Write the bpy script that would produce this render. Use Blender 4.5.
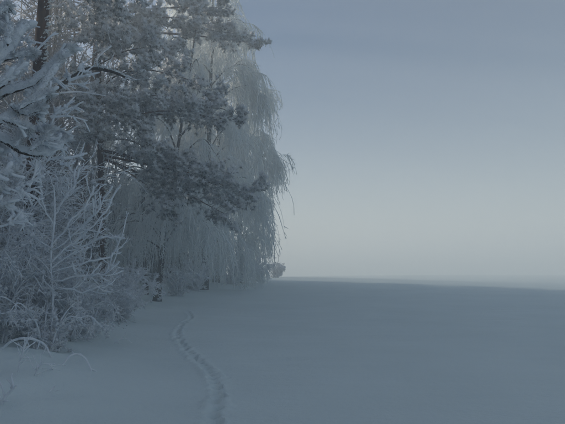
import bpy, math
import numpy as np
from mathutils import Vector

for o in list(bpy.data.objects):
    bpy.data.objects.remove(o)
scene = bpy.context.scene
COL = scene.collection
rng = np.random.default_rng(11)
R = math.radians

# ------------------------------------------------------------------ camera
CAM_Z, PITCH, F, CX, CY = 1.5, math.atan(63.5 / 549.0), 549.0, 282.5, 212.0
cam_d = bpy.data.cameras.new('camera')
cam_d.sensor_width = 36.0
cam_d.lens = 35.0
cam_d.clip_start = 0.05
cam_d.clip_end = 6000.0
cam = bpy.data.objects.new('camera', cam_d)
COL.objects.link(cam)
cam.location = (0, 0, CAM_Z)
cam.rotation_euler = (math.pi / 2 + PITCH, 0, 0)
scene.camera = cam

# ------------------------------------------------------------------ sky, sun, exposure
SUN_AZ = R(-66.0)      # measured from +Y (view direction), negative = to the left
SUN_EL = R(14.5)
world = bpy.data.worlds.new('World')
scene.world = world
world.use_nodes = True
wn = world.node_tree.nodes
wn.clear()
w_out = wn.new('ShaderNodeOutputWorld')
w_bg = wn.new('ShaderNodeBackground')
w_sky = wn.new('ShaderNodeTexSky')
w_sky.sky_type = 'NISHITA'
w_sky.sun_disc = False
w_sky.sun_elevation = SUN_EL
w_sky.sun_rotation = SUN_AZ
w_sky.altitude = 100
w_sky.air_density = 1.0
w_sky.dust_density = 0.6
w_sky.ozone_density = 3.0
w_bg.inputs['Strength'].default_value = 0.080
world.node_tree.links.new(w_sky.outputs[0], w_bg.inputs['Color'])
world.node_tree.links.new(w_bg.outputs[0], w_out.inputs['Surface'])

sun_d = bpy.data.lights.new('sun', 'SUN')
sun_d.energy = 5.0
sun_d.angle = R(0.6)
sun_d.color = (1.0, 0.90, 0.78)
sun = bpy.data.objects.new('sun', sun_d)
COL.objects.link(sun)
to_sun = Vector((math.sin(SUN_AZ) * math.cos(SUN_EL), math.cos(SUN_AZ) * math.cos(SUN_EL), math.sin(SUN_EL)))
sun.rotation_euler = to_sun.to_track_quat('Z', 'Y').to_euler()
sun.location = (-60, 40, 30)

scene.view_settings.view_transform = 'Standard'
scene.view_settings.look = 'None'
scene.view_settings.exposure = 0.42
scene.view_settings.gamma = 1.0
scene.view_settings.use_curve_mapping = False
scene.render.engine = 'CYCLES'
scene.cycles.max_bounces = 10
scene.cycles.diffuse_bounces = 7
scene.cycles.volume_bounces = 4
scene.cycles.use_denoising = True

# ------------------------------------------------------------------ helpers
def at(px, py, Y):
    """point at distance Y in front of the camera that is seen at photo pixel px, py"""
    u, v = (px - CX) / F, (CY - py) / F
    t = Y / (math.cos(PITCH) - v * math.sin(PITCH))
    return np.array([u * t, Y, CAM_Z + t * (math.sin(PITCH) + v * math.cos(PITCH))])

def sstep(a, b, x):
    t = np.clip((np.asarray(x, float) - a) / (b - a), 0, 1)
    return t * t * (3 - 2 * t)

def nrm(v):
    return v / np.maximum(np.linalg.norm(v, axis=-1, keepdims=True), 1e-9)

_h = np.random.default_rng(5)
_W = [(_h.uniform(0.6, 1.6), _h.uniform(0, 6.28), _h.uniform(0, 6.28)) for _ in range(9)]
def wav(x, y, scale):
    """smooth pseudo noise in about -1..1"""
    s = np.zeros_like(np.asarray(x, float) + np.asarray(y, float))
    for k, (f, a, p) in enumerate(_W):
        s = s + np.sin((x * math.cos(a) + y * math.sin(a)) * f * 6.28 / scale + p + 1.3 * np.sin((x * math.sin(a) - y * math.cos(a)) * 3.1 / scale + p * 2))
    return s / 4.0

def resample(pts, n):
    pts = np.asarray(pts, float)
    m = len(pts)
    # Catmull-Rom through the points
    P = np.vstack([2 * pts[0] - pts[1], pts, 2 * pts[-1] - pts[-2]])
    out = []
    for s in np.linspace(0, m - 1, n):
        i = min(int(s), m - 2)
        t = s - i
        a, b, c, d = P[i], P[i + 1], P[i + 2], P[i + 3]
        out.append(0.5 * (2 * b + (c - a) * t + (2 * a - 5 * b + 4 * c - d) * t * t + (3 * b - a - 3 * c + d) * t ** 3))
    return np.array(out)

class MB:
    """collects vertices and faces in numpy arrays and links them as one mesh object"""
    def __init__(self):
        self.v, self.q, self.t, self.f, self.n = [], [], [], [], 0
    def add(self, v, quads=None, tris=None, frost=None):
        v = np.asarray(v, np.float32).reshape(-1, 3)
        if quads is not None and len(quads): self.q.append(np.asarray(quads, np.int32) + self.n)
        if tris is not None and len(tris): self.t.append(np.asarray(tris, np.int32) + self.n)
        self.v.append(v)
        self.f.append(np.ones(len(v), np.float32) if frost is None else np.asarray(frost, np.float32).reshape(-1))
        self.n += len(v)
    def tubes(self, P, Rr, sides=3, frost=None, lump=0.0):
        P = np.asarray(P, float)
        if P.ndim == 2: P = P[None]
        N, K, _ = P.shape
        if N == 0: return
        Rr = np.broadcast_to(np.asarray(Rr, float), (N, K))
        T = nrm(np.gradient(P, axis=1))
        mean = nrm(P[:, -1] - P[:, 0])
        rv = rng.normal(size=(N, 3))
        ref = nrm(np.cross(mean, rv))[:, None, :]
        A = nrm(np.cross(T, ref)); B = np.cross(T, A)
        ang = np.arange(sides) * 2 * math.pi / sides
        rr = Rr[:, :, None] * (1 + lump * rng.normal(size=(N, K, sides))) if lump else np.repeat(Rr[:, :, None], sides, 2)
        V = P[:, :, None, :] + rr[..., None] * (A[:, :, None, :] * np.cos(ang)[None, None, :, None] + B[:, :, None, :] * np.sin(ang)[None, None, :, None])
        idx = np.arange(N * K * sides).reshape(N, K, sides)
        nx = np.roll(idx, -1, axis=2)
        Q = np.stack([idx[:, :-1], nx[:, :-1], nx[:, 1:], idx[:, 1:]], -1).reshape(-1, 4)
        tri = None
        if sides == 3:
            tri = idx[:, -1, :].reshape(-1, 3)
        else:
            q2 = []
            e = idx[:, -1, :]
            tr = [np.stack([e[:, 0], e[:, k], e[:, k + 1]], -1) for k in range(1, sides - 1)]
            tri = np.concatenate(tr)
        fr = None
        if frost is not None:
            fr = np.repeat(np.broadcast_to(np.asarray(frost, float), (N, K))[:, :, None], sides, 2)
        self.add(V, Q, tri, fr)
    def build(self, name, mat, parent=None, smooth=False):
        me = bpy.data.meshes.new(name)
        V = np.concatenate(self.v) if self.v else np.zeros((0, 3), np.float32)
        org = np.zeros(3)
        Q = np.concatenate(self.q) if self.q else np.zeros((0, 4), np.int32)
        T = np.concatenate(self.t) if self.t else np.zeros((0, 3), np.int32)
        if parent is not None:
            V = V - np.array(parent_offset(parent), np.float32)
        me.vertices.add(len(V)); me.vertices.foreach_set('co', V.ravel())
        nl = Q.size + T.size
        me.loops.add(nl)
        me.loops.foreach_set('vertex_index', np.concatenate([Q.ravel(), T.ravel()]).astype(np.int32))
        nf = len(Q) + len(T)
        me.polygons.add(nf)
        st = np.concatenate([np.arange(len(Q)) * 4, len(Q) * 4 + np.arange(len(T)) * 3]).astype(np.int32)
        me.polygons.foreach_set('loop_start', st)
        me.polygons.foreach_set('loop_total', np.concatenate([np.full(len(Q), 4), np.full(len(T), 3)]).astype(np.int32))
        if smooth: me.polygons.foreach_set('use_smooth', np.ones(nf, bool))
        me.update(calc_edges=True)
        a = me.attributes.new('frost', 'FLOAT', 'POINT')
        a.data.foreach_set('value', np.concatenate(self.f).astype(np.float32))
        me.materials.append(mat)
        o = bpy.data.objects.new(name, me)
        COL.objects.link(o)
        if parent is not None: o.parent = parent
        return o

def parent_offset(p):
    off = np.zeros(3)
    while p is not None:
        off = off + np.array(p.location)
        p = p.parent
    return off

def tag(o, label=None, cat=None, group=None, kind=None):
    if label: o['label'] = label
    if cat: o['category'] = cat
    if group: o['group'] = group
    if kind: o['kind'] = kind
    return o

def thing(name, loc, label, cat, group=None):
    o = bpy.data.objects.new(name, None)
    o.empty_display_size = 0.2
    COL.objects.link(o)
    o.location = tuple(float(c) for c in loc)
    return tag(o, label, cat, group)

def sprout(P, m, length, ang, tmin=0.2, tmax=1.0, K=5, grav=0.0, jit=0.1, bias=None, ts=None, ret_t=False):
    """child polylines that leave the parent polylines P (N,K0,3); m children each"""
    P = np.asarray(P, float)
    N, K0, _ = P.shape
    t = rng.uniform(tmin, tmax, size=(N, m)) if ts is None else np.broadcast_to(ts, (N, m))
    s = t * (K0 - 1)
    i = np.minimum(s.astype(int), K0 - 2)
    f = (s - i)[..., None]
    n = np.arange(N)[:, None]
    p = P[n, i] * (1 - f) + P[n, i + 1] * f
    d = nrm(P[n, i + 1] - P[n, i])
    a = rng.uniform(ang[0], ang[1], size=(N, m, 1))
    perp = nrm(np.cross(d, rng.normal(size=(N, m, 3))))
    d = nrm(np.cos(a) * d + np.sin(a) * perp)
    if bias is not None: d = nrm(d + np.asarray(bias))
    L = rng.uniform(length[0], length[1], size=(N, m)) 
    step = (L / (K - 1))[..., None]
    out = [p]
    for k in range(K - 1):
        p = p + step * d
        out.append(p)
        d = nrm(d + np.array([0, 0, -grav]) / (K - 1) * 3 + rng.normal(size=d.shape) * jit)
    Q = np.stack(out, 2).reshape(N * m, K, 3)
    return (Q, t.reshape(-1)) if ret_t else Q

def taper(N, K, r0, r1, jit=0.0):
    r0 = np.broadcast_to(np.asarray(r0, float), (N,)); r1 = np.broadcast_to(np.asarray(r1, float), (N,))
    w = np.linspace(0, 1, K)[None]
    r = r0[:, None] * (1 - w) + r1[:, None] * w
    if jit: r = r * (1 + jit * rng.uniform(-1, 1, size=r.shape))
    return r

# ------------------------------------------------------------------ materials
def new_mat(name):
    m = bpy.data.materials.new(name)
    m.use_nodes = True
    nt = m.node_tree
    b = nt.nodes['Principled BSDF']
    b.inputs['Specular IOR Level'].default_value = 0.2
    return m, nt, b

def noise_node(nt, scale, detail=4, rough=0.55, coord='Object', stretch=None):
    tc = nt.nodes.new('ShaderNodeTexCoord')
    n = nt.nodes.new('ShaderNodeTexNoise')
    n.inputs['Scale'].default_value = scale
    n.inputs['Detail'].default_value = detail
    n.inputs['Roughness'].default_value = rough
    if stretch:
        mp = nt.nodes.new('ShaderNodeMapping')
        mp.inputs['Scale'].default_value = stretch
        nt.links.new(tc.outputs[coord], mp.inputs['Vector'])
        nt.links.new(mp.outputs[0], n.inputs['Vector'])
    else:
        nt.links.new(tc.outputs[coord], n.inputs['Vector'])
    return n

def ramp(nt, src, stops):
    r = nt.nodes.new('ShaderNodeValToRGB')
    el = r.color_ramp.elements
    while len(el) < len(stops): el.new(0.5)
    for e, (p, c) in zip(el, stops):
        e.position = p
        e.color = (*c, 1) if len(c) == 3 else c
    nt.links.new(src, r.inputs[0])
    return r

def mat_snow():
    m, nt, b = new_mat('snow')
    n1 = noise_node(nt, 0.35, 3)
    c = ramp(nt, n1.outputs['Fac'], [(0.3, (0.64, 0.715, 0.705)), (0.7, (0.69, 0.765, 0.755))])
    nt.links.new(c.outputs[0], b.inputs['Base Color'])
    b.inputs['Roughness'].default_value = 0.85
    n2 = noise_node(nt, 9.0, 6, 0.65)
    n3 = noise_node(nt, 60.0, 3, 0.6)
    ad = nt.nodes.new('ShaderNodeMath'); ad.operation = 'MULTIPLY_ADD'
    ad.inputs[1].default_value = 0.25
    nt.links.new(n3.outputs['Fac'], ad.inputs[0]); nt.links.new(n2.outputs['Fac'], ad.inputs[2])
    n4 = noise_node(nt, 1.5, 5, 0.6, stretch=(0.55, 1.7, 1.0))
    ad2 = nt.nodes.new('ShaderNodeMath'); ad2.operation = 'MULTIPLY_ADD'
    ad2.inputs[1].default_value = 1.6
    nt.links.new(n4.outputs['Fac'], ad2.inputs[0]); nt.links.new(ad.outputs[0], ad2.inputs[2])
    ad = ad2
    bp = nt.nodes.new('ShaderNodeBump')
    bp.inputs['Strength'].default_value = 0.5
    bp.inputs['Distance'].default_value = 0.04
    nt.links.new(ad.outputs[0], bp.inputs['Height'])
    nt.links.new(bp.outputs[0], b.inputs['Normal'])
    return m

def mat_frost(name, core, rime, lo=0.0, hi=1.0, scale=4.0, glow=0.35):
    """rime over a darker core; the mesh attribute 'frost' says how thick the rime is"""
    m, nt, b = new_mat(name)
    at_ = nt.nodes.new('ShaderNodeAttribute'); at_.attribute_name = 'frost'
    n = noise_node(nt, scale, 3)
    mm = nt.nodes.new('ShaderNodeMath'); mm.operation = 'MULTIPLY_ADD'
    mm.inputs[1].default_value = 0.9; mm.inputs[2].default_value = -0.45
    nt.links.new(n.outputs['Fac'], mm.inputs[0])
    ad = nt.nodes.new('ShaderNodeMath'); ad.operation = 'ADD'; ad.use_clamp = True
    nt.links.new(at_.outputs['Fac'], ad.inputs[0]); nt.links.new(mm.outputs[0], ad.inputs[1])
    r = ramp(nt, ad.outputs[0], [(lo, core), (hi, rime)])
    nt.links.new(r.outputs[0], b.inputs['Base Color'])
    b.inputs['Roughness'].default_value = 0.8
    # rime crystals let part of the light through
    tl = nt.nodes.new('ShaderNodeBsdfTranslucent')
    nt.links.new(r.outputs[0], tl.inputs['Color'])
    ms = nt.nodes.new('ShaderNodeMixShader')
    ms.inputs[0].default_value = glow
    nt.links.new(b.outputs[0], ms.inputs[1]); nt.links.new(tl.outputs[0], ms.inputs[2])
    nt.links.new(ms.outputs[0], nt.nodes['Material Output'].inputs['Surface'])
    return m

def mat_snowload():
    m, nt, b = new_mat('snow_load')
    n1 = noise_node(nt, 3.0, 3)
    c = ramp(nt, n1.outputs['Fac'], [(0.3, (0.74, 0.78, 0.82)), (0.7, (0.82, 0.85, 0.88))])
    nt.links.new(c.outputs[0], b.inputs['Base Color'])
    b.inputs['Roughness'].default_value = 0.85
    n2 = noise_node(nt, 45.0, 5, 0.7)
    bp = nt.nodes.new('ShaderNodeBump')
    bp.inputs['Strength'].default_value = 0.7
    bp.inputs['Distance'].default_value = 0.02
    nt.links.new(n2.outputs['Fac'], bp.inputs['Height'])
    nt.links.new(bp.outputs[0], b.inputs['Normal'])
    return m

def mat_bark(name, dark, light, rime_at=0.68):
    m, nt, b = new_mat(name)
    n1 = noise_node(nt, 9.0, 6, 0.7, stretch=(1.6, 1.6, 0.35))
    c = ramp(nt, n1.outputs['Fac'], [(0.32, dark), (0.68, light)])
    n2 = noise_node(nt, 5.0, 6, 0.75)
    f = ramp(nt, n2.outputs['Fac'], [(rime_at, (0, 0, 0)), (rime_at + 0.1, (1, 1, 1))])
    mx = nt.nodes.new('ShaderNodeMixRGB')
    mx.inputs[2].default_value = (0.62, 0.66, 0.72, 1)
    nt.links.new(f.outputs[0], mx.inputs[0]); nt.links.new(c.outputs[0], mx.inputs[1])
    nt.links.new(mx.outputs[0], b.inputs['Base Color'])
    b.inputs['Roughness'].default_value = 0.9
    bp = nt.nodes.new('ShaderNodeBump')
    bp.inputs['Strength'].default_value = 1.0
    bp.inputs['Distance'].default_value = 0.03
    nt.links.new(n1.outputs['Fac'], bp.inputs['Height'])
    nt.links.new(bp.outputs[0], b.inputs['Normal'])
    return m

M_SNOW = mat_snow()
M_LOAD = mat_snowload()
M_NEEDLE = mat_frost('rimed_needles', (0.030, 0.050, 0.048), (0.90, 0.925, 0.94), 0.02, 0.62, 2.0, 0.35)
M_TWIG = mat_frost('rimed_twigs', (0.060, 0.048, 0.045), (0.935, 0.96, 0.955), 0.0, 0.34, 1.2, 0.5)
M_SHRUB = mat_frost('rimed_shrub_twigs', (0.070, 0.050, 0.045), (0.88, 0.905, 0.93), 0.0, 0.55, 3.0)
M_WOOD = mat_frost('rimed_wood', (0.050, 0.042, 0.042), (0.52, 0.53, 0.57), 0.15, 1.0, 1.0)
M_PINEBARK = mat_bark('pine_bark', (0.016, 0.009, 0.006), (0.085, 0.034, 0.018), 0.74)
M_PINEUP = mat_bark('pine_upper_bark', (0.040, 0.020, 0.012), (0.13, 0.055, 0.03), 0.52)
M_BIRCHBARK = mat_bark('birch_bark', (0.016, 0.014, 0.013), (0.07, 0.06, 0.055), 0.60)
M_BRANCH = mat_bark('dead_branch_bark', (0.016, 0.012, 0.010), (0.06, 0.043, 0.034), 0.66)

# ------------------------------------------------------------------ terrain
EY = np.array([-40, 0, 5, 12, 20, 28, 40, 60, 72, 90, 400])
EX = np.array([-3.2, -3.0, -3.2, -5.0, -6.3, -6.8, -5.4, -2.6, -4.5, -14, -160])
def edge_x(y): return np.interp(y, EY, EX)

TRAIL_PX = [(214, 470), (213, 424), (215, 407), (217, 388), (209, 372), (198, 361), (187, 350), (179, 339), (177, 332), (184, 323), (191, 318), (190, 314.5), (187, 311.5)]

def base_z(x, y):
    x = np.asarray(x, float); y = np.asarray(y, float)
    g = 1 - 0.55 * sstep(0, 36, x) * (1 - sstep(70, 240, y))
    z = 1.25 * sstep(12, 70, y) * g
    e = edge_x(y)
    z = z + 0.34 * sstep(2.6, -1.4, x - e) + 0.5 * sstep(-1, -14, x - e)
    near = sstep(1.6, -0.6, x - e) * (1 - sstep(35, 60, y))
    z = z + near * 0.09 * wav(x, y, 1.7)
    z = z + 0.03 * wav(x, y, 9.0) * (1 - sstep(60, 120, y)) + 0.010 * wav(x * 0.7, y * 1.6, 2.2) * (1 - sstep(25, 50, y)) + 0.006 * wav(x * 0.45, y * 1.2, 0.9) * (1 - sstep(25, 50, y))
    # far part of the field lifts gently towards the right
    z = z + 0.9 * (1 - np.exp(-np.maximum(x - 4, 0) / 130.0)) * sstep(48, 190, y)
    z = z + 0.25 * wav(x, y, 160.0) * sstep(80, 250, np.hypot(x, y))
    return z

def ground_hit(px, py):
    d = at(px, py, 1.0) - np.array([0, 0, CAM_Z])
    lo = 1.0
    for Y in np.arange(2.0, 200.0, 0.05):
        p = np.array([0, 0, CAM_Z]) + d * Y
        if p[2] < base_z(p[0], p[1]): return p
    return np.array([0, 0, CAM_Z]) + d * 200

trail = resample([ground_hit(*p)[:2] for p in TRAIL_PX], 160)
seg = np.concatenate([[0], np.cumsum(np.linalg.norm(np.diff(trail, axis=0), axis=1))])
# single footprints along the trail, left and right of its middle line
fp_s = np.arange(0.1, seg[-1], 0.31)
fp = np.stack([np.interp(fp_s, seg, trail[:, 0]), np.interp(fp_s, seg, trail[:, 1])], 1)
fd = nrm(np.stack([np.interp(fp_s + 0.1, seg, trail[:, 0]), np.interp(fp_s + 0.1, seg, trail[:, 1])], 1) - fp + 1e-6)
side = np.where(np.arange(len(fp)) % 2 == 0, 1, -1)[:, None]
fp = fp + np.stack([fd[:, 1], -fd[:, 0]], 1) * side * 0.028 + rng.normal(size=fp.shape) * 0.022
fpr = rng.uniform(0.85, 1.15, len(fp))

def trail_z(x, y):
    z = np.zeros_like(x)
    d2 = np.full(x.shape, 1e9)
    for p in trail:
        d2 = np.minimum(d2, (x - p[0]) ** 2 + (y - p[1]) ** 2)
    d = np.sqrt(d2)
    d = d + 0.025 * wav(x, y, 0.33) + 0.012 * wav(y, x, 0.13)
    z -= 0.026 * (1 - sstep(0.01, 0.085, d))
    z += 0.022 * np.exp(-((d - 0.12) / 0.035) ** 2) * (0.7 + 0.9 * wav(x, y, 0.31))
    for p, t, r in zip(fp, fd, fpr):
        a = (x - p[0]) * t[0] + (y - p[1]) * t[1]
        b = (x - p[0]) * t[1] - (y - p[1]) * t[0]
        q = (a / (0.11 * r)) ** 2 + (b / (0.058 * r)) ** 2
        z -= 0.085 * (1 - sstep(0.35, 1.25, np.sqrt(q)))
        z += 0.016 * r * np.exp(-((np.sqrt(q) - 1.5) / 0.3) ** 2)
    return z

def axis(parts):
    out = []
    for a, b, n in parts: out.append(np.linspace(a, b, n, endpoint=False))
    return np.concatenate(out)

gx = np.concatenate([-np.geomspace(1600, 12, 30), axis([(-11.5, -6.5, 20), (-6.5, 0.6, 165), (0.6, 12, 26)]), np.geomspace(12, 1600, 36)])
gy = np.concatenate([-np.geomspace(1600, 4, 22), axis([(-3.5, 3, 10), (3, 10, 190), (10, 24, 130), (24, 70, 60)]), np.geomspace(70, 1600, 36)])
X, Y_ = np.meshgrid(gx, gy)
Z = base_z(X, Y_)
msk = (X > -8) & (X < 1.2) & (Y_ > 2) & (Y_ < 30)
Z[msk] += trail_z(X[msk], Y_[msk])
idx = np.arange(X.size).reshape(X.shape)
quads = np.stack([idx[:-1, :-1], idx[:-1, 1:], idx[1:, 1:], idx[1:, :-1]], -1).reshape(-1, 4)
g = MB(); g.add(np.stack([X, Y_, Z], -1), quads)
tag(g.build('snow_field', M_SNOW, smooth=True), 'smooth blue-shaded snow field with one winding line of footprints', 'snow', kind='structure')

def gz(x, y): return float(base_z(x, y))
def on_ground(px, Y, sink=0.05):
    p = at(px, 300, Y)
    return np.array([p[0], Y, gz(p[0], Y) - sink])

# ------------------------------------------------------------------ trees
def needle_tufts(mb, pos, axis_, size, n=26, frost=1.0, width=0.055):
    """needle brushes: n thin three-sided spikes round each axis"""
    M = len(pos)
    if M == 0: return
    axis_ = nrm(axis_)
    th = rng.uniform(0.1, 2.1, size=(M, n)); ph = rng.uniform(0, 6.283, size=(M, n))
    u = nrm(np.cross(axis_, rng.normal(size=(M, 3)))); w = np.cross(axis_, u)
    D = (np.cos(th)[..., None] * axis_[:, None] + np.sin(th)[..., None] * (np.cos(ph)[..., None] * u[:, None] + np.sin(ph)[..., None] * w[:, None]))
    L = np.asarray(size)[:, None] * rng.uniform(0.7, 1.15, size=(M, n))
    A = nrm(np.cross(D, rng.normal(size=D.shape))); B = np.cross(D, A)
    base = pos[:, None] + D * (L * 0.08)[..., None] + axis_[:, None] * (rng.uniform(-0.3, 0.15, size=(M, n)) * np.asarray(size)[:, None])[..., None]
    wd = (L * width)[..., None]
    v = np.stack([base + A * wd, base - 0.5 * A * wd + 0.87 * B * wd, base - 0.5 * A * wd - 0.87 * B * wd, base + D * L[..., None]], 2)
    k = (np.arange(M * n) * 4)[:, None]
    tris = np.concatenate([k + np.array([[a, b, c]]) for a, b, c in ((0, 1, 3), (1, 2, 3), (2, 0, 3))])
    fr = np.asarray(frost) * np.ones(M)
    up = D[..., 2] * 0.32
    fv = np.stack([fr[:, None] * 0.62 + up] * 3 + [fr[:, None] * 1.1 + up], 2)
    mb.add(v, None, tris, fv)

_nu, _nv = 7, 5
_bu, _bv = np.meshgrid(np.arange(_nu) * 2 * math.pi / _nu, np.linspace(-1.35, 1.35, _nv))
BLOB = np.stack([np.cos(_bv) * np.cos(_bu), np.cos(_bv) * np.sin(_bu), np.sin(_bv)], -1).reshape(-1, 3)
_bi = np.arange(_nu * _nv).reshape(_nv, _nu)
BLOBQ = np.stack([_bi[:-1], np.roll(_bi, -1, 1)[:-1], np.roll(_bi, -1, 1)[1:], _bi[1:]], -1).reshape(-1, 4)
def snow_lumps(mb, pos, size, frost=1.0):
    """soft lumps of rime sitting on twigs"""
    M = len(pos)
    if M == 0: return
    v = BLOB[None] * (1 + 0.22 * rng.normal(size=(M, len(BLOB), 1)))
    v = v * (np.asarray(size)[:, None] * rng.uniform(0.7, 1.3, size=(M, 3)) * [1, 1, 0.8])[:, None, :] + pos[:, None]
    q = (BLOBQ[None] + (np.arange(M) * len(BLOB))[:, None, None]).reshape(-1, 4)
    mb.add(v, q, None, np.full(M * len(BLOB), frost))

def trunk_mesh(name, pts, r0, r1, mat, parent, sides=14, n=26, lump=0.05, flare=True):
    P = resample(pts, n)
    w = np.linspace(0, 1, n)
    r = r0 * (1 - w) + r1 * w
    if flare: r = r * (1 + 0.22 * np.exp(-w * n / 2.2))
    m = MB(); m.tubes(P, r[None], sides, lump=lump)
    return m.build(name, mat, parent, smooth=True), P

def rime_fur(mb, P, r, side_dir, n, length, frost=1.0):
    """short rime spikes on one side of a trunk or branch"""
    K = len(P)
    s = rng.uniform(0, K - 1.01, n); i = s.astype(int); f = (s - i)[:, None]
    p = P[i] * (1 - f) + P[i + 1] * f
    T = nrm(P[i + 1] - P[i])
    d = nrm(np.asarray(side_dir) + rng.normal(size=(n, 3)) * 0.38)
    d = nrm(d - T * np.sum(d * T, 1, keepdims=True))
    p = p + d * (np.interp(s, np.arange(K), r) * 0.93)[:, None]
    L = rng.uniform(0.4, 1.0, n) * length
    mid = p + (d + rng.normal(size=(n, 3)) * 0.3) * (L * 0.6)[:, None]
    end = mid + (d + rng.normal(size=(n, 3)) * 0.5) * (L * 0.4)[:, None]
    mb.tubes(np.stack([p, mid, end], 1), np.stack([L * 0.22, L * 0.16, L * 0.05], 1), 3, frost=frost)

def pine(name_label, base, top, r0, limbs, seed_frost=0.85, crown_from=0.45, n_auto=14, auto_len=(1.5, 3.2), tuft=0.13, dens=1.0, bend=None):
    """limbs: list of polylines (world points) that carry needle clumps; the first point lies on the trunk"""
    t = thing('pine_tree', base, name_label, 'tree')
    pts = [base] + ([bend] if bend is not None else []) + [top]
    tr, P = trunk_mesh('trunk', pts, r0, r0 * 0.55, M_PINEBARK, t)
    rr = np.linspace(r0, r0 * 0.55, len(P))
    fur = MB(); rime_fur(fur, P, rr, (1.0, -0.35, 0.0), int(100 * len(P) / 3), 0.10)
    fur.build('rime_crust', M_TWIG, tr)['kind'] = 'stuff'
    crown = MB()
    allsub = []
    H = np.linalg.norm(np.asarray(top) - np.asarray(base))
    lim = [resample(l, 14) for l in limbs]
    for k in range(n_auto):
        s = crown_from + (1 - crown_from) * (k + rng.uniform(0, 0.9)) / n_auto
        p = P[min(int(s * (len(P) - 1)), len(P) - 1)]
        az = k * 2.4 + rng.uniform(-0.5, 0.5)
        L = rng.uniform(*auto_len) * (1.15 - 0.75 * max(0, s - 0.5) * 2)
        d = np.array([math.cos(az), math.sin(az), 0])
        lim.append(resample([p, p + d * L * 0.5 + [0, 0, 0.18 * L], p + d * L + [0, 0, 0.22 * L]], 14))
    for q in lim:
        L = np.linalg.norm(q[-1] - q[0])
        r = np.linspace(0.016 + 0.007 * L, 0.010, 14)
        b = MB(); b.tubes(q, r[None], 8, lump=0.06)
        ob = b.build('branch', M_PINEUP, t, smooth=True)
        rime_fur(crown, q, r, (0, -0.3, 1.0), int(22 * L), 0.07)
        # side branches, then shoots with needle brushes
        m = max(7, int(7.6 * L * dens))
        sub = sprout(q[None], m, (0.30, 0.85), (0.5, 1.3), 0, 1, 6, grav=-0.10, jit=0.12, bias=(0, 0, 0.22), ts=0.12 + 0.88 * rng.random((1, m)) ** 0.7)
        allsub.append(sub)
    sub = np.concatenate(allsub)
    crown.tubes(sub, taper(len(sub), 6, 0.016, 0.008), 4, frost=0.45)
    sh = sprout(sub, 10, (0.06, 0.26), (0.3, 1.2), 0.3, 1.0, 3, grav=-0.15, jit=0.15, bias=(0, 0, 0.25))
    crown.tubes(sh[:, ::2], taper(len(sh), 2, 0.010, 0.007), 3, frost=0.55)
    ends = np.concatenate([sh[:, -1], sub[:, -1]])
    ax = np.concatenate([sh[:, -1] - sh[:, 0], sub[:, -1] - sub[:, -2]])
    sz = tuft * rng.uniform(0.75, 1.25, len(ends))
    clump = 0.5 + 0.5 * wav(ends[:, 0], ends[:, 2] * 1.2 + ends[:, 1] * 0.7, 1.3)
    fr = np.clip(seed_frost * rng.uniform(0.75, 1.1, len(ends)) * (0.8 + 0.25 * clump), 0, 1)
    needle_tufts(crown, ends, ax, sz * 0.86, 19, fr, 0.19)
    crown.build('crown', M_NEEDLE, t)['kind'] = 'stuff'
    return t, P

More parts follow.
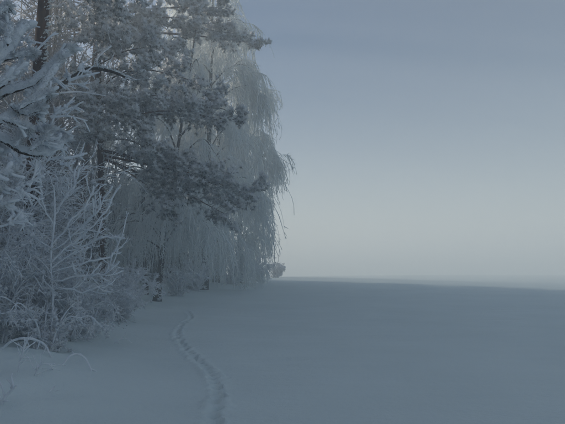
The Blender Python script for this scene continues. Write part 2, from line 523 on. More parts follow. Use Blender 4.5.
def birch(label, base, top, r0, n_limb=16, spread=3.2, strands=9, slen=(0.9, 2.6), seed=1, extra_limbs=(), low=0.25, bark=M_BIRCHBARK, frost=0.8, thick=0.011, bend=None, name='birch_tree', asym=(0, 0), twigl=5):
    t = thing(name, base, label, 'tree')
    base = np.asarray(base, float); top = np.asarray(top, float)
    pts = [base] + ([bend] if bend is not None else [base * 0.5 + top * 0.5 + [rng.uniform(-.25, .25), rng.uniform(-.2, .2), 0]]) + [top]
    tr, P = trunk_mesh('trunk', pts, r0, 0.03, bark, t, lump=0.07)
    fur = MB(); rime_fur(fur, P, np.linspace(r0, 0.03, len(P)), (0.9, -0.3, 0.0), 420, 0.10)
    fur.build('rime_crust', M_TWIG, tr)['kind'] = 'stuff'
    lim = [resample(l, 12) for l in extra_limbs]
    H = top[2] - base[2]
    for k in range(n_limb):
        s = low + (0.97 - low) * (k + rng.uniform(0, 0.8)) / n_limb
        p = P[int(s * (len(P) - 1))]
        az = k * 2.4 + rng.uniform(-0.6, 0.6)
        prof = math.sin(math.pi * min(1, 0.22 + 0.78 * (s - low) / (1 - low))) ** 0.7
        L = spread * (0.45 + 0.6 * prof) * rng.uniform(0.75, 1.15)
        d = np.array([math.cos(az) + asym[0], math.sin(az) + asym[1], 0])
        lim.append(resample([p, p + d * L * 0.35 + [0, 0, 0.42 * L], p + d * L * 0.75 + [0, 0, 0.55 * L], p + d * L * 1.05 + [0, 0, 0.28 * L]], 12))
    sub_all = []
    for q in lim:
        L = np.linalg.norm(q[-1] - q[0])
        b = MB(); b.tubes(q, np.linspace(0.018 + 0.011 * L, 0.010, 12)[None], 7, lump=0.06)
        b.build('branch', bark, t, smooth=True)
        sub_all.append(sprout(q[None], max(5, int(3.0 * L)), (0.5, 1.7), (0.3, 1.1), 0.2, 1.0, 6, grav=0.30, jit=0.12))
        sub_all.append(resample(q, 6)[None])
    sub = np.concatenate(sub_all)
    tw = MB()
    tw.tubes(sub, taper(len(sub), 6, thick * 1.2, thick * 0.8, 0.2), 4, frost=frost * 0.8)
    st = sprout(sub, strands, slen, (0.2, 1.2), 0.12, 1.0, 7, grav=1.1, jit=0.17, bias=(0, 0, -0.8))
    hrel = np.clip((st[:, 0, 2] - base[2]) / H, 0, 1)
    st = st[:, :1] + (st - st[:, :1]) * (1.1 - 0.62 * hrel * rng.uniform(0.6, 1.0, len(st)))[:, None, None]
    gl = base_z(st[:, 0, 0], st[:, 0, 1])
    # a strand that would reach the snow is cut shorter
    low_z = st[:, -1, 2]
    k = np.clip((st[:, 0, 2] - gl - rng.uniform(0.02, 0.5, len(st))) / np.maximum(st[:, 0, 2] - low_z, 0.05), 0.05, 1)[:, None, None]
    st = st[:, :1] + (st - st[:, :1]) * k
    rs = thick * rng.uniform(0.5, 1.3, len(st))
    fr = np.clip(frost * (0.80 + 0.35 * wav(st[:, 0, 0] + st[:, 0, 1], st[:, 0, 2], 2.0)) * rng.uniform(0.8, 1.2, len(st)), 0, 1)
    tw.tubes(st, taper(len(st), 7, rs, rs * 0.55, 0.35), 3, frost=fr[:, None])
    tl = sprout(st, twigl, (0.10, 0.42), (0.25, 1.15), 0.05, 1.0, 2, grav=0.2, jit=0.1)
    tw.tubes(tl, taper(len(tl), 2, thick * 0.9, thick * 0.35, 0.3), 3, frost=np.repeat(fr, twigl)[:, None])
    tw.build('crown', M_TWIG, t)['kind'] = 'stuff'
    return t, P

# pine with the dark trunk and the bent dead branch (nearest large tree)
Yp = 12.0
b1 = on_ground(26, Yp)
t1 = at(56, -190, Yp)
limbs1 = [[at(47, -20, Yp), at(80, -22, Yp + .8), at(108, 8, Yp + 1.6)], [at(46, -10, Yp), at(90, -40, Yp), at(130, -20, Yp + .5)],
          [at(46, -14, Yp), at(10, -40, Yp + .6), at(-30, -10, Yp + 1.2)]]
near_pine, P1 = pine('tall pine with dark red-brown leaning trunk and a bent bare branch, nearest the camera', b1, t1, 0.185, limbs1, 0.8, 0.72, 5, (1.2, 2.2), 0.11, 0.9, bend=at(37, 110, Yp))
dead = resample([at(37, 112, Yp), at(52, 94, Yp - .1), at(70, 79, Yp - .2), at(88, 69, Yp - .3), at(104, 70, Yp - .35), at(118, 74, Yp - .35), at(129, 80, Yp - .35)], 24)
d = MB(); d.tubes(dead, np.linspace(0.062, 0.022, 24)[None], 9, lump=0.09)
db = d.build('dead_branch', M_BRANCH, near_pine, smooth=True)
tag(db, 'bare dark arched branch of the near pine')
f = MB()
rime_fur(f, dead, np.linspace(0.062, 0.022, 24), (0.0, -0.3, 1.0), 240, 0.06)
f.build('rime_crust', M_TWIG, db)['kind'] = 'stuff'
d = MB()
dd2 = resample([at(60, 93, Yp), at(80, 92, Yp + .2), at(106, 96, Yp + .3)], 12)
dd3 = resample([dead[14], at(98, 58, Yp - .3), at(112, 46, Yp - .2)], 12)
d.tubes(np.stack([dd2, dd3]), np.linspace(0.022, 0.010, 12)[None], 6, lump=0.1)
rime_fur(d, dd3, np.linspace(0.022, 0.01, 12), (0, -0.4, 1.0), 80, 0.05)
sp = sprout(dead[None], 26, (0.12, 0.5), (0.5, 1.3), 0.1, 1.0, 5, grav=0.1, jit=0.2)
d.tubes(sp, taper(len(sp), 5, 0.012, 0.006, 0.3), 4, frost=0.8)
d.build('side_twigs', M_SHRUB, db)['kind'] = 'stuff'

# pine with big cauliflower clumps of rimed needles, behind it
Yq = 18.0
b2 = on_ground(104, Yq)
t2 = at(92, -120, Yq)
L2 = []
for (x0, y0, x1, y1, dy) in [(99, 110, 160, 96, -1.2), (100, 128, 190, 112, -.6), (100, 140, 150, 150, -1.6), (99, 120, 235, 120, .5), (101, 150, 200, 178, -.5),
                             (101, 150, 252, 196, .8), (101, 158, 225, 214, 1.0), (98, 90, 140, 72, -1.0), (98, 85, 60, 92, .6), (100, 140, 75, 150, .8),
                             (97, 60, 150, 55, .2), (101, 156, 170, 205, -.2), (99, 110, 215, 100, 1.2), (100, 130, 120, 112, -1.8), (97, 70, 190, 80, 1.6), (101, 155, 230, 190, -.4),
                             (98, 112, 90, 106, -1.8), (97, 40, 88, 30, -1.5), (97, 20, 108, 12, -1.6), (99, 132, 94, 128, -1.9), (97, 50, 112, 44, -1.7)]:
    L2.append([at(x0, y0, Yq), at(x0 * .45 + x1 * .55, y0 * .4 + y1 * .6 - 6, Yq + dy * .6), at(x1, y1, Yq + dy)])
pine('pine with thick cauliflower clumps of blue-grey rimed needles spreading rightward', b2, t2, 0.145, L2, 0.86, 0.62, 4, (1.2, 2.2), 0.135, 1.0, bend=at(101, 160, Yq))

# taller pine behind, its limb reaches past the treeline into the sky
Yr = 26.0
b3 = on_ground(74, Yr)
t3 = at(110, -110, Yr)
L3 = []
for (x0, y0, x1, y1, dy) in [(72, 40, 150, 20, -1), (74, 30, 200, 18, 0), (76, 20, 225, 8, 1), (76, 30, 262, 44, 6), (74, 40, 180, 52, -1.5), (76, 10, 140, -10, -2), (78, 0, 215, -14, 1), (74, 35, 128, 34, -2.5), (76, 20, 236, 34, 3)]:
    L3.append([at(x0, y0, Yr), at(x0 * .45 + x1 * .55, y0 * .4 + y1 * .6 - 4, Yr + dy * .6), at(x1, y1, Yr + dy)])
pine('tall background pine with one dark needle bough poking into the sky', b3, t3, 0.17, L3, 0.82, 0.66, 3, (1.4, 2.4), 0.17, 0.8)

# birches
Yb = 26.0
bb = on_ground(157, Yb)
birch('leaning birch with short dark trunk showing below low-hanging rime curtains', bb, at(196, 30, Yb + .6), 0.17, 13, 2.7, 9, (0.9, 2.6), low=0.36, thick=0.016, frost=0.9, bend=at(168, 215, Yb), twigl=6,
      extra_limbs=[[at(164, 245, Yb), at(150, 225, Yb - .5), at(128, 222, Yb - .9), at(112, 240, Yb - 1)], [at(165, 240, Yb), at(178, 215, Yb - .3), at(196, 210, Yb - .5), at(205, 228, Yb - .6)],
                   [at(163, 250, Yb), at(146, 240, Yb + .8), at(134, 244, Yb + 1.)],
                   [at(166, 222, Yb), at(170, 208, Yb - .9), at(170, 206, Yb - 1.4), at(169, 212, Yb - 1.7)], [at(167, 215, Yb), at(160, 200, Yb - .9), at(156, 198, Yb - 1.4), at(153, 205, Yb - 1.7)]])
bc = on_ground(146, 28.5)
birch('slender dark-stemmed birch half hidden just left of the leaning birch', bc, at(140, 60, 28.8), 0.13, 9, 2.0, 9, (0.8, 2.4), low=0.24, thick=0.017, frost=0.85, twigl=6)
Yc = 36.0
bd = on_ground(204, Yc)
birch('broad weeping birch in the middle of the treeline, silvery curtains to the snow', bd, at(214, -40, Yc), 0.24, 27, 3.1, 11, (1.4, 4.0), low=0.09, thick=0.025, frost=0.95, twigl=6)
bd2 = on_ground(178, 40.0)
birch('pale weeping birch rising behind the leaning birch', bd2, at(184, -20, 40), 0.22, 16, 3.6, 10, (1.2, 3.6), low=0.1, thick=0.027, frost=0.9, twigl=6)
Yd = 46.0
be = on_ground(240, Yd)
birch('outermost weeping birch with a drooping bough hanging out over the field', be, at(236, 74, Yd), 0.20, 21, 1.75, 11, (1.2, 3.6), low=0.07, thick=0.028, frost=0.92, twigl=6,
      extra_limbs=[[at(240, 196, Yd), at(252, 170, Yd - .5), at(264, 156, Yd - .8), at(277, 160, Yd - 1.)], [at(240, 190, Yd), at(256, 168, Yd), at(266, 162, Yd), at(271, 172, Yd)], [at(240, 215, Yd), at(252, 198, Yd), at(261, 192, Yd), at(268, 200, Yd)], [at(239, 165, Yd), at(250, 140, Yd), at(258, 130, Yd), at(264, 134, Yd)],
                   [at(239, 140, Yd), at(250, 108, Yd), at(258, 94, Yd), at(264, 93, Yd)], [at(240, 250, Yd), at(250, 230, Yd), at(258, 226, Yd), at(262, 230, Yd)]])
bf = on_ground(216, 43.0)
birch('tall hazy birch whose sunlit crown tops the end of the treeline', bf, at(218, -25, 43), 0.24, 18, 2.3, 11, (1.2, 3.2), low=0.3, thick=0.027, frost=0.92, twigl=5,
      extra_limbs=[[at(217, 90, 43), at(234, 66, 43), at(244, 60, 43), at(250, 64, 43)], [at(217, 60, 43), at(230, 34, 43), at(238, 28, 43), at(243, 30, 43)]])

# ------------------------------------------------------------------ the wood behind, one mass of stems and twigs
rng = np.random.default_rng(77)
w = MB()
spots = []
for k in range(30):                                   # stems one can see between the front trees
    y = rng.uniform(17, 58)
    px = rng.uniform(-30, 215) if k % 3 else rng.uniform(20, 120)
    x = at(px, 250, y)[0]
    if x > edge_x(y) - 3.0: x = edge_x(y) - rng.uniform(3.0, 9)
    spots.append((x, y, 1))
for k in range(45):                                   # the rest of the wood, left of and behind the camera
    y = rng.uniform(-34, 60)
    x = edge_x(y) - rng.uniform(8, 30)
    spots.append((x, y, 0))
for x, y, near in spots:
    if math.hypot(x, y) < 10: continue
    z0 = gz(x, y) - 0.1
    H = rng.uniform(14, 21) if near else rng.uniform(11, 15)
    tp = np.array([x + rng.normal() * .6, y + rng.normal() * .6, z0 + H])
    P = resample([(x, y, z0), ((x + tp[0]) / 2 + rng.normal() * .2, (y + tp[1]) / 2, z0 + H / 2), tp], 9)
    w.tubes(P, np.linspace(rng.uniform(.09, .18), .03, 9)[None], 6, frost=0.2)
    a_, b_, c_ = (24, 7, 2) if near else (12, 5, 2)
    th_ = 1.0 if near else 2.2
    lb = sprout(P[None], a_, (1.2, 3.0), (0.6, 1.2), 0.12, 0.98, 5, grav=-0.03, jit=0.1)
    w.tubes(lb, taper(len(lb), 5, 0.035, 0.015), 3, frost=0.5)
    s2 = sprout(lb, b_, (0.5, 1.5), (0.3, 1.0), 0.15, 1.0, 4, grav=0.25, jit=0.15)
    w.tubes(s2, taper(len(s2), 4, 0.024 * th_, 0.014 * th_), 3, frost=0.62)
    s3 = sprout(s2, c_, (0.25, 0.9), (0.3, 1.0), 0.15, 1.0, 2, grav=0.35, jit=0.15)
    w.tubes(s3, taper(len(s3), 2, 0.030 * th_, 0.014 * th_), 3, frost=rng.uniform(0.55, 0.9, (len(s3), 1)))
sp_ = []
for k in range(140):                                  # spruces added deeper in the wood, boughs to the snow, to block low sun
    y = -36 + 96 * (k + rng.random()) / 140
    sp_.append((edge_x(y) - rng.uniform(9.5, 20) - (4 if 14 < y < 60 else 0), y, rng.uniform(10, 15)))
for k in range(66):                                   # low ones close behind the front row, added against sun streaks on the field
    y = -20 + 80 * (k + rng.random()) / 66
    sp_.append((edge_x(y) - rng.uniform(7.5, 12.5) - (3 if y > 20 else 0), y, rng.uniform(6, 9)))
for k in range(30):                                   # and just behind the far end of the front row
    y = 30 + 28 * (k + rng.random()) / 30
    sp_.append((edge_x(y) - rng.uniform(4.2, 7.5), y, rng.uniform(5, 9)))
for k in range(150):                                  # mostly unseen inner spruces, added to close the wood against sun leaks
    y = -40 + 100 * (k + rng.random()) / 150
    sp_.append((edge_x(y) - (19.5, 23, 26.5)[k % 3] - rng.uniform(0, 2.5), y, rng.uniform(14, 18)))
sp_ += [(-21.6, 26.0, 14), (-23.5, 27.0, 15), (-26.2, 28.0, 16), (-19.2, 25.0, 13)]  # extra spruces placed to block one patch of sun on the snow
for x, y, H in sp_:
    if math.hypot(x, y) < 9: continue
    z0 = gz(x, y) - 0.1
    P = resample([(x, y, z0), (x, y, z0 + H)], 9)
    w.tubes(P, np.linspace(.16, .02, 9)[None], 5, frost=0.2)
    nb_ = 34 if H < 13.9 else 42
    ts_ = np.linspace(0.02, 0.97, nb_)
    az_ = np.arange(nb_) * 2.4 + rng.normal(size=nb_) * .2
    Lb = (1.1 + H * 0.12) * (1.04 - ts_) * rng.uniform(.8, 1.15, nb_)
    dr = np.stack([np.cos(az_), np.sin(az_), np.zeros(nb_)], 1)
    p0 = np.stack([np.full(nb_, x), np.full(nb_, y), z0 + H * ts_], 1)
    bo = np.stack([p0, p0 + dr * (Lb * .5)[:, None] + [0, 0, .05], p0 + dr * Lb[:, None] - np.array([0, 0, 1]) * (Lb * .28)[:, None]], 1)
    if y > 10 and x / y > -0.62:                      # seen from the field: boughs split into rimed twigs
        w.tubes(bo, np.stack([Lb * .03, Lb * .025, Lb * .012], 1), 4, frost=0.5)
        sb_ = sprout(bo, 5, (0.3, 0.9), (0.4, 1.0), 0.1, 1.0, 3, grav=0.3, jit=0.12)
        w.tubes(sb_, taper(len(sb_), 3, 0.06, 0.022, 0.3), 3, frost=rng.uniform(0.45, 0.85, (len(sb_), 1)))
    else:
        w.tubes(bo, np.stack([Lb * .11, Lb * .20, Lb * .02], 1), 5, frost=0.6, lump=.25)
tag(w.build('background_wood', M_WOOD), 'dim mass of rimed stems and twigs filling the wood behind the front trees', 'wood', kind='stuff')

# ------------------------------------------------------------------ near snow-laden young pine at the left edge
def finger(mb, pts, r, n=22, sides=12, lump=0.06, start=False):
    """a twig cased in soft snow: lumpy, round at its tip"""
    P = resample(pts, 60)
    L = max(np.linalg.norm(np.diff(P, axis=0), axis=1).sum(), 1e-3)
    e = min(0.45, r * 1.5 / L)
    k = max(5, n // 3)
    th = np.linspace(0, math.pi / 2, k)
    u = np.concatenate([np.linspace(0, 1 - e, n - k, endpoint=False), 1 - e + e * np.sin(th)])
    P = np.stack([np.interp(u, np.linspace(0, 1, 60), P[:, c]) for c in range(3)], 1)
    rr = r * (0.85 + 0.10 * np.sin(u * 9 + rng.uniform(0, 6)) + 0.12 * u) * (1 + 0.07 * rng.uniform(-1, 1, n))
    rr[n - k:] *= np.maximum(np.cos(th), 0.03)
    if start: rr[0] *= 0.1; rr[1] *= 0.7
    mb.tubes(P, rr[None], sides, lump=lump)
    return P

rng = np.random.default_rng(21)
Yn = 4.6
nb = np.array([-3.05, 4.7, gz(-3.05, 4.7) - 0.1])
young = thing('young_pine', nb, 'snow-laden young pine with fat white boughs reaching in from the left edge', 'tree')
trunk_mesh('trunk', [nb, nb + [0.05, 0.1, 1.8], nb + [0.02, 0.05, 4.6]], 0.06, 0.02, M_PINEBARK, young)
tw_n = MB()
boughs = [  # (polyline in photo pixels, thickness px)
    ([(-30, 88), (-8, 66), (8, 45), (20, 30), (26, 25)], 15), ([(8, 44), (9, 30), (6, 20)], 11), ([(-20, 14), (-6, 12), (9, 6)], 12),
    ([(-25, 72), (0, 60), (18, 55), (33, 53)], 8), ([(-30, 112), (5, 92), (32, 82), (52, 64), (71, 48)], 11), ([(20, 110), (38, 92), (52, 72), (62, 57)], 8),
    ([(-25, 98), (0, 84), (14, 72), (22, 66)], 12), ([(20, 108), (36, 98), (50, 93)], 7), ([(-30, 130), (0, 120), (22, 108), (40, 112)], 11),
    ([(-25, 125), (4, 138), (24, 150), (46, 151), (68, 139)], 12), ([(-20, 176), (0, 174), (15, 171)], 10), ([(2, 118), (20, 124), (29, 128)], 8),
    ([(-15, 158), (-2, 150), (2, 150)], 10), ([(-24, 40), (-6, 30), (2, 28)], 10), ([(-30, 196), (-10, 190), (3, 186)], 9), ([(10, 104), (24, 112), (42, 108)], 8),
    ([(30, 150), (42, 140), (50, 128)], 5), ([(15, 146), (22, 134), (30, 130)], 5), ([(-22, 220), (-4, 205), (6, 202)], 8)]
bl = []
for k, (pp, th) in enumerate(boughs):
    b = MB()
    y0 = Yn + rng.uniform(-0.25, 0.35)
    pts = [at(x, y, y0 + 0.1 * i) for i, (x, y) in enumerate(pp)]
    r = th * 0.40 * y0 / F
    P = finger(b, pts, r, 34, 14, 0.13, True)
    rime_fur(b, P[:-3], np.full(31, r), (0, 0, 1), 110, 0.020)
    rime_fur(b, P[:-3], np.full(31, r), (0.4, -1, -0.3), 90, 0.018)
    bl.append(resample(P, 10))
    # knobs of snow and short side fingers
    ns = 3 + int(4 * rng.random())
    for q in sprout(P[None], ns, (0.05, 0.16), (0.5, 1.0), 0.25, 0.95, 3, grav=-0.1, jit=0.1):
        finger(b, q, min(r * rng.uniform(0.4, 0.7), 0.03), 12, 8)
    bo_ = b.build('bough', M_LOAD, young, smooth=True)
    c_ = MB(); Pc = resample(P, 16) - [0, 0, r * 0.72]
    c_.tubes(Pc, (np.linspace(r * 0.55, r * 0.25, 16) * np.minimum(1, np.arange(16) / 2 + 0.02))[None], 7, lump=0.1)
    c_.build('bark_core', M_BRANCH, bo_, smooth=True)
    nd = MB()
    nt_ = int(26 + 60 * np.linalg.norm(P[-1] - P[0]))
    ii = rng.integers(4, len(P) - 1, nt_)
    nd_dir = nrm(nrm(P[np.minimum(ii + 1, len(P) - 1)] - P[ii - 1]) * 0.8 + rng.normal(size=(nt_, 3)) * 0.6)
    needle_tufts(nd, P[ii] + nd_dir * r * 0.5, nd_dir, rng.uniform(0.045, 0.085, nt_), 13, rng.uniform(0.7, 1.1, nt_), 0.055)
    nd.build('needles', M_NEEDLE, bo_)['kind'] = 'stuff'
bl = np.stack(bl)
t_a = sprout(bl - [0.08, -0.45, 0.05], 4, (0.10, 0.34), (0.4, 1.2), 0.1, 1.0, 6, grav=0.05, jit=0.15)
tw_n.tubes(t_a, taper(len(t_a), 6, 0.013, 0.008, 0.35), 5, frost=0.75)
t_b = sprout(t_a, 3, (0.05, 0.16), (0.4, 1.1), 0.2, 1.0, 4, grav=0.0, jit=0.15)
tw_n.tubes(t_b, taper(len(t_b), 4, 0.010, 0.006, 0.3), 4, frost=0.7)
sel = rng.random((len(t_a), 3)) < 0.5
lp = t_a[:, 1:4][sel]
snow_lumps(tw_n, lp, rng.uniform(0.014, 0.036, len(lp)), 0.85)
tg = tw_n.build('twigs', M_SHRUB, young, smooth=True); tg['kind'] = 'stuff'

# ------------------------------------------------------------------ rimed sapling with spiky branches
rng = np.random.default_rng(22)
ys = 10.2
sb = on_ground(52, ys, 0.12)
sap = thing('rimed_sapling', sb, 'spiky rimed sapling with finger-like white twigs in front of the second trunk', 'tree')
stm = MB(); finger(stm, [sb, at(53, 300, ys), at(51, 260, ys), at(55, 215, ys), at(54, 186, ys)], 0.018, 30, 9, 0.12)
stm.build('stem', M_LOAD, sap, smooth=True)
main = [[(52, 262), (80, 238), (102, 215), (121, 184)], [(52, 268), (85, 246), (108, 238), (124, 238)], [(53, 272), (86, 262), (110, 256), (124, 232)],
        [(53, 244), (70, 222), (86, 204), (95, 186)], [(53, 280), (84, 276), (104, 274), (120, 262)],
        [(53, 250), (84, 226), (100, 208), (112, 186)], [(53, 286), (80, 290), (98, 288), (110, 284)],
        [(53, 225), (44, 204), (40, 190), (38, 176)], [(53, 250), (34, 236), (24, 224), (18, 210)], [(53, 215), (66, 198), (74, 184), (80, 168)]]
sm = []
for pp in main:
    y1 = ys + rng.uniform(-0.6, 0.5)
    P = resample([at(x, y, ys + (y1 - ys) * i / 3) for i, (x, y) in enumerate(pp)], 12)
    P[1:] += rng.normal(size=(11, 3)) * 0.018
    b = MB(); finger(b, P, 0.018, 26, 8, 0.13)
    rime_fur(b, P, np.full(12, 0.019), (0, -0.5, 0.8), 60, 0.035)
    b.build('branch', M_LOAD, sap, smooth=True)
    sm.append(P)
sm = np.stack(sm)
tm = MB()
s1 = sprout(sm, 8, (0.12, 0.50), (0.35, 1.0), 0.15, 0.95, 6, grav=-0.22, jit=0.13)
for q in s1: finger(tm, q, rng.uniform(0.009, 0.015), 12, 6, 0.15)
s2 = sprout(s1, 2, (0.05, 0.2), (0.3, 1.0), 0.2, 1.0, 4, grav=-0.15, jit=0.15)
for q in s2: finger(tm, q, rng.uniform(0.006, 0.010), 8, 5, 0.15)
needle_tufts(tm, s1[:, -1], s1[:, -1] - s1[:, -2], rng.uniform(0.03, 0.05, len(s1)), 12, 1.0, 0.09)
needle_tufts(tm, s1[:, 3], s1[:, 3] - s1[:, 2], rng.uniform(0.03, 0.05, len(s1)), 12, 1.0, 0.09)
tg = tm.build('twigs', M_LOAD, sap, smooth=True); tg['kind'] = 'stuff'

# ------------------------------------------------------------------ shrubs
def shrub(label, px, Y, h, spread, n_stem=6, thick=0.010, dens=1.0, frost=0.72, lean=(0, 0), group='rimed shrubs along the wood edge'):
    base = on_ground(px, Y, 0.08)
    t = thing('rimed_shrub', base, label, 'shrub', group)
    st = []
    for k in range(n_stem):
        az = k * 2.4 + rng.uniform(-.5, .5)
        sp_ = spread * rng.uniform(0.35, 1.0)
        hh = h * rng.uniform(0.65, 1.05)
        o = base + [rng.normal() * .12, rng.normal() * .12, 0]
        e = o + [math.cos(az) * sp_ + lean[0] * h, math.sin(az) * sp_ + lean[1] * h, hh]
        P = resample([o, o * .5 + e * .5 + [-math.cos(az) * sp_ * .18, -math.sin(az) * sp_ * .18, hh * .12], e, e + [math.cos(az) * .25, math.sin(az) * .25, -0.12 * hh * rng.uniform(0, 2)]], 12)
        st.append(P)
        b = MB(); b.tubes(P, np.linspace(thick * 1.7, thick * 0.9, 12)[None] * (1 + .25 * rng.uniform(-1, 1, 12)), 6, frost=frost * 0.85, lump=0.1)
        b.build('stem', M_SHRUB, t, smooth=True)
    st = np.stack(st)
    tw = MB()
    a = sprout(st, int(11 * dens), (0.2 * h, 0.45 * h), (0.4, 1.0), 0.0, 1.0, 7, grav=0.08, jit=0.2, ts=rng.random((n_stem, int(11 * dens))) ** 1.5)
    tw.tubes(a, taper(len(a), 7, thick, thick * .6, 0.35), 4, frost=frost)
    b_ = sprout(a, int(5 * dens) + 1, (0.08 * h, 0.22 * h), (0.4, 1.1), 0.12, 1.0, 4, grav=0.08, jit=0.22)
    tw.tubes(b_, taper(len(b_), 4, thick * .8, thick * .45, 0.35), 3, frost=frost * rng.uniform(.85, 1.15, (len(b_), 1)))
    c = sprout(b_, 2, (0.04 * h, 0.12 * h), (0.4, 1.1), 0.15, 1.0, 2, grav=0.05, jit=0.15)
    tw.tubes(c, taper(len(c), 2, thick * .75, thick * .35, 0.3), 3, frost=frost)
    kn = np.concatenate([b_[::2, -1], a[:, -1], a[:, 4]]); ka = np.concatenate([b_[::2, -1] - b_[::2, 0], a[:, -1] - a[:, -2], a[:, 4] - a[:, 3]])
    needle_tufts(tw, kn, ka + [0, 0, 0.05], thick * rng.uniform(3.0, 6.5, len(kn)), 8, frost * 1.15, 0.22)
    sel = rng.random((len(a), 3)) < 0.5
    lp = a[:, 2:5][sel] + rng.normal(size=(int(sel.sum()), 3)) * 0.02
    snow_lumps(tw, lp, thick * rng.uniform(1.6, 4.6, len(lp)), min(1.0, frost * 1.25))
    o = tw.build('twigs', M_SHRUB, t, smooth=True); o['kind'] = 'stuff'
    return t

shrub('tangled rimed shrub at the lower left edge below the snowy boughs', 2, 10.2, 1.9, 0.9, 7, 0.010, 1.0, 0.72)
shrub('rimed shrub at the foot of the near pine trunk', 28, 11.0, 2.2, 0.9, 7, 0.011, 1.0, 0.72)
shrub('tall pale rimed shrub left of the near pine', -4, 11.0, 3.3, 1.0, 7, 0.012, 1.0, 0.8)
shrub('rounded rimed shrub under the spiky sapling', 68, 11.2, 1.2, 0.8, 7, 0.010, 1.0, 0.75)
shrub('knee-high rimed shrub hiding the foot of the spiky sapling', 48, 10.0, 1.0, 0.8, 8, 0.010, 1.0, 0.85)
shrub('low rimed shrub spilling onto the snow right of the sapling', 92, 12.2, 1.2, 0.8, 6, 0.011, 1.0, 0.85)
shrub('small frosted shrub between the second trunk and the leaning birch', 120, 16.5, 1.4, 0.8, 6, 0.013, 1.0, 0.9)
shrub('tall thicket shrub behind the sapling', 44, 13.0, 2.9, 0.6, 7, 0.013, 1.0, 0.68)
shrub('high pale thicket shrub in front of the second trunk foot', 104, 17.0, 1.5, 0.7, 6, 0.013, 1.0, 0.85)
shrub('white shrub at the foot of the leaning birch', 126, 22.5, 1.5, 1.0, 7, 0.017, 1.0, 0.9)
shrub('bank shrub right of the leaning birch foot', 178, 30.0, 1.5, 1.2, 7, 0.02, 0.9, 0.9)
shrub('hazy shrub under the broad weeping birch', 196, 34.5, 1.9, 1.5, 8, 0.024, 0.9, 0.9)
shrub('grey shrub closing the foot of the outermost birch', 232, 43.5, 2.2, 1.8, 8, 0.028, 0.8, 0.85)
shrub('dim shrub thicket deep left under the top boughs', 14, 12.0, 4.6, 1.3, 8, 0.013, 1.0, 0.45)
shrub('small hazy shrub standing alone at the far tip of the treeline', 276, 68.0, 1.7, 0.8, 9, 0.035, 0.8, 0.98)
shrub('low shaded shrub just left of the lone far shrub', 256, 52.0, 1.7, 1.1, 8, 0.03, 0.8, 0.85)

# ------------------------------------------------------------------ bent stems in the snow
def bent(label, pts, r, twigs=8, tl=(0.06, 0.2)):
    W = [np.array(ground_hit(x, y)) if y2 is None else None for (x, y, y2) in pts]
    base = W[0]
    Yb_ = base[1]
    P = []
    for (x, y, y2), g_ in zip(pts, W):
        P.append(g_ - [0, 0, 0.03] if g_ is not None else at(x, y, Yb_ + y2))
    P = resample(P, 22)
    t = thing('bent_stem', base, label, 'branch', 'bent stems half sunk in the snow')
    b = MB(); b.tubes(P, (np.linspace(r, r * .7, 22) * (1 + .15 * rng.uniform(-1, 1, 22)))[None], 7, lump=0.08, frost=0.62)
    b.build('stem', M_SHRUB, t, smooth=True)
    tw = MB()
    a = sprout(P[None], twigs, tl, (0.5, 1.2), 0.05, 0.95, 5, grav=0.05, jit=0.15)
    tw.tubes(a, taper(len(a), 5, r * .7, r * .4, .3), 5, frost=0.75)
    o = tw.build('twigs', M_SHRUB, t); o['kind'] = 'stuff'

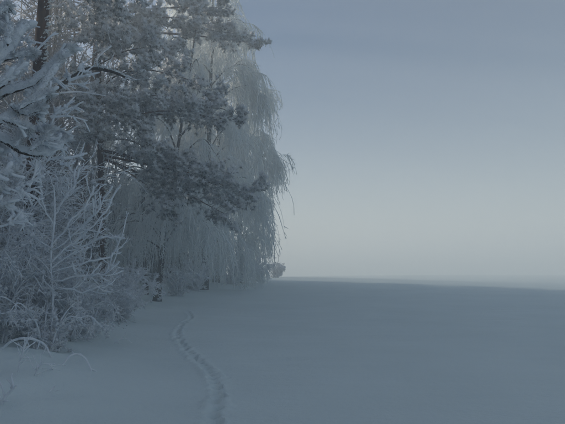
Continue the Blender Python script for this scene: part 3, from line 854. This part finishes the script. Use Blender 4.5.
bent('bent stem arching over the snow, its tip touching down furthest right', [(60, 366, None), (70, 356, 0), (78, 354, .1), (86, 359, .15), (93, 372, None)], 0.016, 3)
bent('long snow-capped arch of a stem below the shrubs', [(0, 349, None), (12, 341, 0), (28, 338, .1), (44, 344, .2), (53, 358, None)], 0.022, 8)
bent('stubby forked twig sticking up at the lower left corner', [(0, 404, None), (6, 396, 0), (12, 390, 0), (16, 386, .1)], 0.019, 8)
bent('dark bowed stem at the lower left edge behind the forked twig', [(-6, 372, None), (4, 377, 0), (10, 384, .1), (16, 396, None)], 0.016, 4)
bent('tuft of upright twigs poking through snow under the long arch', [(18, 372, None), (20, 362, 0), (23, 352, 0), (24, 345, .1)], 0.011, 14, (0.08, 0.3))
bent('twig heap in the snow right of the upright tuft', [(34, 376, None), (40, 366, 0), (48, 364, .1), (54, 368, None)], 0.010, 14, (0.08, 0.26))
bent('small lone twig lying on open snow', [(44, 392, None), (50, 391, 0), (55, 386, .05)], 0.010, 3)
bent('thin arching stem beside the low shrub on the bank', [(102, 342, None), (112, 344, 0), (124, 338, .1), (132, 343, .3)], 0.010, 6)

# ------------------------------------------------------------------ haze
hz = bpy.data.meshes.new('haze')
X0, X1, Y0, Y1, Z0, Z1 = -1700, 1700, -1700, 1700, -3.5, 26.0
vs = [(x, y, z) for z in (Z0, Z1) for y in (Y0, Y1) for x in (X0, X1)]
hz.from_pydata(vs, [], [(0, 2, 3, 1), (4, 5, 7, 6), (0, 1, 5, 4), (2, 6, 7, 3), (0, 4, 6, 2), (1, 3, 7, 5)])
hm = bpy.data.materials.new('haze'); hm.use_nodes = True
hn = hm.node_tree.nodes; hn.clear()
ho = hn.new('ShaderNodeOutputMaterial'); hv = hn.new('ShaderNodeVolumePrincipled')
hv.inputs['Color'].default_value = (0.945, 0.975, 0.955, 1)
hv.inputs['Density'].default_value = 0.0112
hv.inputs['Anisotropy'].default_value = 0.2
hm.node_tree.links.new(hv.outputs[0], ho.inputs['Volume'])
hz.materials.append(hm)
hobj = bpy.data.objects.new('haze', hz); COL.objects.link(hobj)
tag(hobj, 'thin pale winter haze over the field and treeline', 'haze', kind='stuff')

tot = sum(len(o.data.loop_triangles) or sum(p.loop_total - 2 for p in o.data.polygons) for o in []) 
zmax = max((o.matrix_world @ Vector(c))[2] for o in bpy.data.objects if o.type == 'MESH' and o.name != 'haze' for c in o.bound_box)
print('TOP', zmax, 'VERTS', sum(len(o.data.vertices) for o in bpy.data.objects if o.type == 'MESH'), 'FACES', sum(len(o.data.polygons) for o in bpy.data.objects if o.type == 'MESH'))
